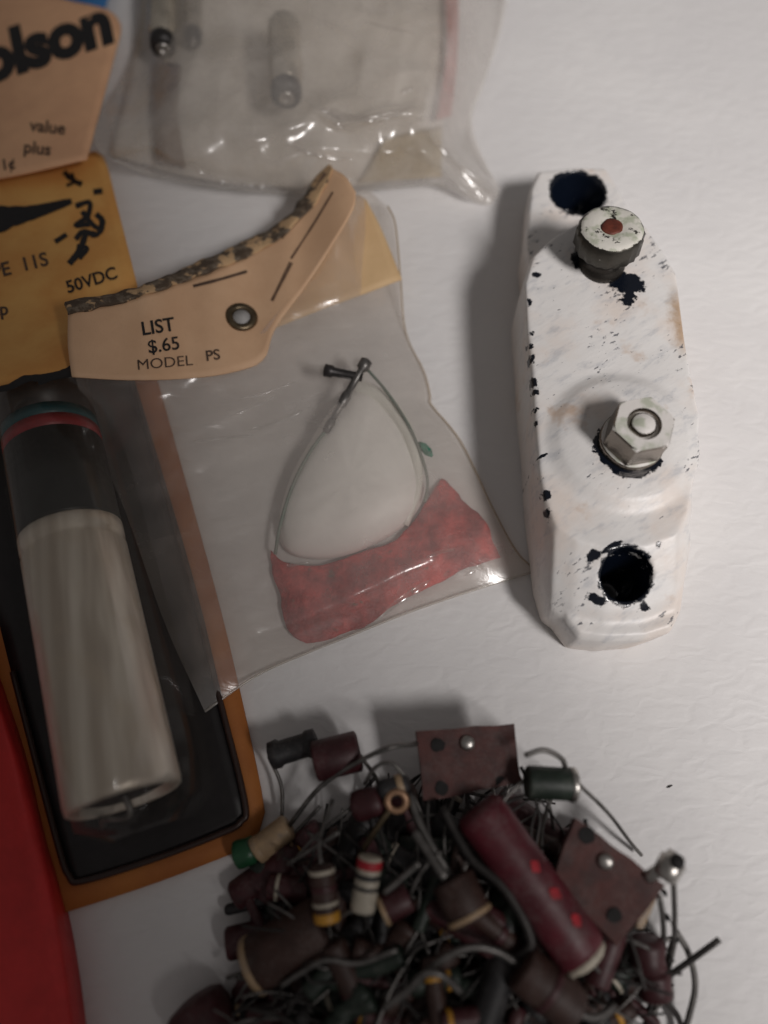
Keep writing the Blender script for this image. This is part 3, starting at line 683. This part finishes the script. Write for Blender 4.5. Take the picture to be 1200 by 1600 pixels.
# terminal boards
def board(quad, z, holes, rivets, label):
    cx, cy = sum(q[0] for q in quad)/4, sum(q[1] for q in quad)/4
    t = empty('terminal_board', hat(cx,cy,0), label, 'terminal board')
    quad = [(q[0],q[1],hz_(q[2])) for q in quad]
    P = [at(q[0],q[1],q[2]) for q in quad]; nrm = (P[1]-P[0]).cross(P[3]-P[0]).normalized()
    if nrm.z < 0: nrm = -nrm
    V, Fc = coons([quad[0][:2],quad[1][:2]],[quad[3][:2],quad[2][:2]],[quad[0][:2],quad[3][:2]],[quad[1][:2],quad[2][:2]],10,8,
        lambda px,py,u,v:(quad[0][2]*(1-u)+quad[1][2]*u)*(1-v)+(quad[3][2]*(1-u)+quad[2][2]*u)*v,.13, False)
    part('plate', [v+Vector((noise.noise(v*3),noise.noise(v*3+Vector((4,0,0))),0))*.03 for v in V], Fc, FIBRE, t, smooth=False)
    def onb(px, py):
        d = RT*((px-600)/F)+UP*((800-py)/F)+FW; k = (P[0]-CAM).dot(nrm)/d.dot(nrm); return CAM+d*k
    for px, py, r in holes:
        p = onb(px,py); part('hole', *lathe(p-nrm*.02, p+nrm*.016, [(0,r),(1,r*.97)], 14, wob=.2), BLACKH, t, smooth=False)
    for px, py, r in rivets:
        p = onb(px,py); part('rivet', *lathe(p-nrm*.02, p+nrm*.07, [(0,r),(.5,r),(.85,r*.8),(1,r*.4)], 14), STEEL, t)
    return t, onb, nrm
board([(650,1143,1.55),(803,1131,1.55),(815,1222,1.5),(664,1252,1.45)], 1.5, [(684,1164,.09),(782,1221,.07),(690,1232,.09)], [(730,1161,.10)], 'brown fibre terminal board lying flat at the top of the heap')
bd2, onb2, nr2 = board([(900,1278,2.0),(1040,1384,2.0),(962,1478,1.6),(866,1372,1.7)], 1.9, [(917,1305,.10),(960,1430,.09)], [(946,1346,.10)], 'dark brown terminal board with a bright clip at its right corner')
cp = hat(1046,1350,2.05)
part('clip', *merge(lathe(cp+Vector((-.28,-.16,-.04)), cp, [(0,.07),(1,.09)], 10), lathe(cp-Vector((.1,.16,0)), cp+Vector((.09,.12,.06)), [(0,.10),(.1,.15),(.75,.16),(.8,.12),(1,.10)], 14)), STEEL, bd2)
part('clip_eye', *lathe(cp+Vector((.03,.03,.14)), cp+Vector((.04,.05,.2)), [(0,.09),(1,.08)], 12), BLACKH, bd2)
for pts in ([(1030,1400,1.7),(1036,1440,1.2),(1034,1490,.6),(1010,1560,.3)], [(1052,1370,1.9),(1054,1440,1.2),(1050,1490,.7),(1020,1590,.2)], [(820,1180,2.2),(850,1172,2.2),(878,1186,2.0),(884,1204,1.8)]):
    part('lug_wire', *tube(W(*pts), .035), LEAD, bd2)
for i, (x, y) in enumerate([(1035,1396),(1040,1435),(1050,1448),(1052,1468)]):
    part('solder_blob', *lathe(hat(x,y,1.5-.2*i), hat(x+6,y-3,1.5-.2*i), [(0,.02),(.5,.06),(1,.02)], 8), BLACKH, bd2)
part('lug', *coons([(1012,1396),(1030,1392)],[(994,1450),(1004,1452)],[(1012,1396),(1000,1420),(994,1450)],[(1030,1392),(1018,1424),(1004,1452)],4,8,flat(hz_(1.6)),.05), TANB, bd2)
# crimson tube with red dots
ra, rb_ = hat(745,1262,1.75), hat(912,1494,1.55)
ct = comp('tubular_capacitor', ra, rb_, .33, REDB, 'long crimson tube capacitor with three red dots and a pale end', 'capacitor', caps=(WHITEB,(1,)), leads=[W((925,1505,1.5),(940,1530,1.2),(930,1580,.6))])
dx_, sx_, ux_ = frame(rb_-ra)
for px, py in ((836,1354),(867,1396),(900,1438)):
    d = (RT*((px-600)/F)+UP*((800-py)/F)+FW).normalized()
    w0 = CAM-ra; A = d-dx_*d.dot(dx_); B = w0-dx_*w0.dot(dx_); aa, b2, cc = A.dot(A), 2*A.dot(B), B.dot(B)-.33**2
    disc = b2*b2-4*aa*cc
    if disc > 0:
        h = CAM+d*((-b2-math.sqrt(disc))/(2*aa)); rad = (h-ra)-dx_*(h-ra).dot(dx_); nn = rad.normalized(); tg = dx_.cross(nn)
        V = [ra+dx_*((h-ra).dot(dx_))+nn*.347]
        for k in range(14):
            a_ = 2*math.pi*k/14; q_ = (1+.4*noise.noise(Vector((math.cos(a_),math.sin(a_),px))))/max(abs(math.cos(a_-.5)),abs(math.sin(a_-.5)))**.8; th = .17*math.sin(a_)*q_
            V.append(ra+dx_*((h-ra).dot(dx_)+.07*math.cos(a_)*q_)+(nn*math.cos(th)+tg*math.sin(th))*.345)
        Fc = [(0,k+1,(k+1)%14+1) for k in range(14)]
        part('red_dot', V, Fc, REDDOT, ct)
# named components, placed from the photograph
comp('carbon_resistor', hat(822,1222,1.9), hat(900,1226,1.8), .20, DGREEN, 'dark green tube with a silver end right of the flat board', 'resistor', bands=[(.86,.12,STEEL)], leads=[W((905,1226,1.8),(950,1270,1.2),(985,1316,.5),(1002,1336,.1)),W((815,1222,1.9),(780,1260,1.8),(770,1300,1.5))])
comp('molded_capacitor', hat(420,1182,.8), hat(496,1158,.85), .17, DGREY, 'black knobby tube at the upper left of the heap', 'capacitor', 'dog', leads=[W((420,1182,.8),(440,1230,.5),(440,1290,.2))])
comp('molded_capacitor', hat(490,1190,1.1), hat(562,1172,1.1), .26, MAROON, 'stubby maroon tube beside the black knobby tube', 'capacitor', leads=[W((562,1180,1.1),(590,1220,1.0),(600,1260,.8))])
comp('ceramic_tube', hat(400,1330,.5), hat(452,1290,.6), .17, TANB, 'pale tan ceramic tube at the left edge of the heap', 'ceramic tube', bands=[(0,.18,TANB)], leads=[W((452,1290,.6),(500,1230,1.0),(560,1190,1.6),(610,1168,2.0),(652,1162,1.5))], lead_r=.032)
comp('disc_capacitor', hat(365,1338,.35), hat(402,1326,.4), .18, GREENB, 'small green capacitor poking out at the left of the heap', 'capacitor', 'dip', leads=[W((402,1330,.4),(450,1310,.5),(500,1260,.8))])
eyc = hat(620,1252,1.9)
er = empty('ring_terminal', Vector((eyc.x,eyc.y,0)), 'small tan metal ring below the flat board', 'ring')
V = []
for i in range(20):
    a = 2*math.pi*i/20
    for j in range(7):
        b = 2*math.pi*j/7; rr = .115+.045*math.cos(b); V.append(eyc+Vector((rr*math.cos(a), rr*math.sin(a)*.95, .045*math.sin(b)+.03*math.sin(a))))
part('ring', V, [(i*7+j, ((i+1)%20)*7+j, ((i+1)%20)*7+(j+1)%7, i*7+(j+1)%7) for i in range(20) for j in range(7)], plain('copper tan ring', (.42,.25,.15), .4, .5), er)
part('tail', *tube(W((612,1262,1.85),(585,1300,1.6),(560,1340,1.2)), .04), BRASS, er)
comp('mica_capacitor', hat(590,1238,1.75), hat(640,1222,1.75), .13, DGREY, 'short dark capacitor just behind the tan ring', 'capacitor', 'dip', bands=[(.6,.2,TANB)], leads=[W((640,1222,1.75),(612,1192,1.9),(585,1200,1.7),(570,1225,1.4))])
comp('mica_capacitor', hat(550,1262,1.4), hat(602,1248,1.6), .19, MAROON, 'maroon blob left of the tan ring', 'capacitor', 'dip', leads=[W((550,1262,1.4),(500,1300,1.2),(455,1350,.8))])
comp('striped_bead', hat(579,1338,2.0), hat(566,1424,1.8), .145, WHITEB, 'cream ceramic rod with a red tip among dark parts', 'ceramic rod', bands=[(.05,.16,REDDOT),(.30,.10,DGREY),(.52,.07,DGREY)], leads=[W((566,1424,1.8),(545,1425,1.7),(520,1440,1.5))])
comp('banded_resistor', hat(502,1352,1.85), hat(512,1442,1.7), .15, BROWN, 'brown resistor with white stripes and an ochre end', 'resistor', bands=[(.06,.08,WHITEB),(.34,.10,MAROON),(.62,.07,WHITEB),(.80,.17,OCHRE)], leads=[W((502,1352,1.85),(500,1310,1.7),(520,1250,1.3))])
comp('brown_resistor', hat(706,1372,1.85), hat(738,1440,1.9), .27, BROWN, 'fat brown resistor with one tan band in the middle of the heap', 'resistor', bands=[(.80,.12,TANB)], leads=[W((706,1372,1.85),(680,1330,1.9),(655,1285,1.9),(640,1240,1.8))], lead_r=.05)
comp('brown_resistor', hat(596,1424,1.7), hat(640,1400,1.7), .17, MAROON, 'maroon resistor with a tan end left of the fat brown resistor', 'resistor', bands=[(.0,.15,TANB)], leads=[W((640,1400,1.7),(660,1360,1.9),(690,1330,2.0))])
comp('wax_capacitor', hat(392,1512,.75), hat(510,1440,1.1), .34, BROWN, 'thick brown wax tube at the lower left with a pale rim', 'capacitor', bands=[(.03,.08,TANB)], leads=[W((390,1514,.75),(372,1522,.7),(355,1528,.6))])
comp('wax_capacitor', hat(296,1560,.45), hat(352,1660,.45), .40, MAROON, 'dark maroon tube lying alone at the bottom edge left of the heap', 'capacitor', 'dip')
comp('brown_capacitor', hat(812,1508,1.7), hat(900,1582,1.6), .27, BROWN, 'reddish brown tube below the long crimson tube', 'capacitor', bands=[(.45,.10,MAROON)], leads=[W((812,1508,1.7),(775,1486,1.9),(735,1480,2.0),(690,1500,1.9),(650,1535,1.6)),W((900,1582,1.6),(930,1590,1.4),(960,1570,1.0))], lead_r=.045)
comp('dipped_capacitor', hat(1008,1462,.95), hat(1014,1520,.8), .22, MAROON, 'upper maroon dipped capacitor right of the heap', 'capacitor', 'dip', leads=[W((1014,1515,.8),(990,1540,.5),(970,1580,.2))])
comp('dipped_capacitor', hat(1018,1512,.75), hat(1026,1562,.6), .21, MAROON, 'lower maroon dipped capacitor with a dark wire pointing up right', 'capacitor', 'dip', leads=[W((1040,1528,.7),(1080,1500,.9),(1124,1468,1.15)),W((1020,1560,.5),(1012,1590,.4),(1008,1640,.2)),W((1030,1556,.5),(1060,1590,.2),(1070,1640,.1))], lead_mat=DLEAD, lead_r=.04)
comp('dipped_capacitor', hat(965,1440,1.2), hat(930,1540,1.1), .16, MAROON, 'thin maroon rod between the pale tube end and the right wires', 'capacitor', leads=[W((1000,1440,1.1),(975,1470,.9),(960,1510,.6),(955,1560,.3))])
lwp = [W((1056,1455,.9),(1076,1490,.7),(1086,1540,.5),(1076,1590,.3),(1060,1640,.1)), W((1050,1470,.8),(1040,1510,.5),(1030,1540,.3)), W((990,1478,.9),(968,1520,.6),(985,1560,.5),(960,1600,.2)), W((1004,1474,.6),(1030,1470,.5),(1050,1466,.5))]
wl = empty('bare_wire', hat(1070,1520,0), 'grey bare wire curving in a loop at the right of the heap', 'wire')
for p in lwp[:1]: part('strand', *tube(p, .04), LEAD, wl)
wl2 = empty('bare_wire', hat(985,1530,0), 'twisted bare wire ends between the maroon capacitors and the heap', 'wire')
for p in lwp[1:]: part('strand', *tube(p, .03), LEAD, wl2)
for nm_, pts, r in (('grey bare wire arching over the lower middle of the heap', W((600,1575,1.7),(640,1545,1.9),(662,1522,2.0),(690,1524,2.0),(720,1550,1.7)), .045),
                    ('grey bare wire running along the lower left of the heap', W((440,1540,1.2),(470,1520,1.4),(510,1500,1.6),(560,1505,1.6),(620,1484,1.8)), .035),
                    ('grey bare wire slanting across the left side of the heap', W((450,1350,1.2),(490,1325,1.5),(530,1300,1.7)), .03),
                    ('short grey wire slanting up between striped parts', W((600,1395,1.9),(630,1370,2.0),(655,1348,2.1)), .04),
                    ('stiff grey wire leading down to the fat brown resistor', W((648,1300,2.0),(668,1330,2.1),(696,1372,2.2)), .055),
                    ('long dark braided wire beside the crimson tube', W((690,1260,1.7),(735,1340,1.8),(790,1390,1.9),(830,1470,1.8),(800,1500,1.6)), .06)):
    t = empty('bare_wire', pts[1].xy.to_3d(), nm_, 'wire'); part('strand', *tube(pts, r), DLEAD if 'dark' in nm_ else LEAD, t)
# the rest of the heap, layer on layer
fam = [(MAROON,'maroon'),(BROWN,'brown'),(DGREY,'charcoal'),(DGREEN,'dark green'),(DGREY,'charcoal'),(BROWN,'brown')]
def heap_z(px, py):
    d = ((px-690)/330)**2+((py-1470)/215)**2 if py < 1470 else ((px-690)/330)**2
    return max(0, 1.55*(1-d))
LM = [('the flat brown board',730,1190),('the long crimson tube',830,1380),('the clipped board',955,1380),('the tan ring',620,1250),('the cream rod',572,1380),
      ('the ochre ended resistor',507,1400),('the fat brown resistor',722,1405),('the thick wax tube',450,1475),('the reddish brown tube',856,1545),
      ('the arching bare wire',660,1540),('the black knobby tube',460,1170),('the pale tan ceramic tube',425,1310),('the dipped capacitors',1015,1510)]
cnt = 0; dup = {}
while cnt < 235:
    px, py = random.uniform(390,1000), random.uniform(1220,1700)
    hz = heap_z(px,py)
    if hz < .12 or (px > 850 and py < 1330) or (px < 470 and py < 1300) : continue
    if px > 930 and random.random() < .7: continue
    cnt += 1
    lay = random.random()**.6 if cnt > 90 else random.random()*.35; z = .16+hz*lay*.92
    ang = random.uniform(0,math.pi); Ln = random.uniform(.5,1.1); r = random.choice((.07,.09,.11,.13,.16,.19)) if cnt > 90 else random.choice((.13,.17,.20)); tl = random.uniform(-.25,.25)
    c = hat(px,py,z); d = Vector((math.cos(ang),math.sin(ang),tl)).normalized()
    m, nm_ = random.choice(fam); a, b = c-d*Ln/2, c+d*Ln/2
    a.z = max(a.z,r); b.z = max(b.z,r)
    bands = [(random.choice((.1,.25,.7,.8)),.09,random.choice((TANB,MAROON,WHITEB,OCHRE,DGREY,DGREY)))] if random.random() < .5 else []
    leads = []
    for e, sg in ((a,-1),(b,1)):
        pts = [e]; dd = d*sg
        for k in range(random.randint(3,5)):
            dd = (dd+Vector((random.uniform(-.5,.5),random.uniform(-.5,.5),random.uniform(-.25,.3)))).normalized()
            q = pts[-1]+dd*random.uniform(.25,.5); q.z = min(max(q.z,.05),.92); 
            if ((q.x-.85)/2.9)**2+((q.y+7.2)/3.6)**2 > 1.0: break
            pts.append(q)
        if len(pts) > 2: leads.append(pts)
    kd = random.choice(('tube','tube','dog','dip'))
    lm = min(LM, key=lambda l: (l[1]-px)**2+(l[2]-py)**2)
    dx, dy = px-lm[1], py-lm[2]
    rel = ('right of' if dx > 0 else 'left of') if abs(dx) > abs(dy) else ('below' if dy > 0 else 'above')
    bn = {id(TANB):'tan',id(MAROON):'maroon',id(WHITEB):'cream',id(OCHRE):'ochre',id(DGREY):'grey'}
    lab = '%s %s %s%s %s %s' % ('thin' if r < .10 else ('fat' if r > .15 else 'small'), nm_, {'tube':'tube','dog':'knobby tube','dip':'rounded capsule'}[kd],
        (' with a %s band'%bn[id(bands[0][2])]) if bands else '', rel, lm[0])
    o_ = comp('old_component', a, b, r, m, lab, 'component', kd, bands, leads, random.choice((.014,.018,.024)), random.choice((LEAD,DLEAD,DLEAD)), 'small old components in the heap')
    dup.setdefault(lab, []).append((py, o_))
for lab, lst in dup.items():
    lst.sort(key=lambda q: q[0]); n = len(lst)
    if n > 1:
        for k, (_, o_) in enumerate(lst):
            o_['label'] = (('upper ','lower ') if n == 2 else ('upper ','middle ','lower ') if n == 3 else ('topmost ','upper middle ','lower middle ','lowest ','bottommost '))[min(k,4)]+lab
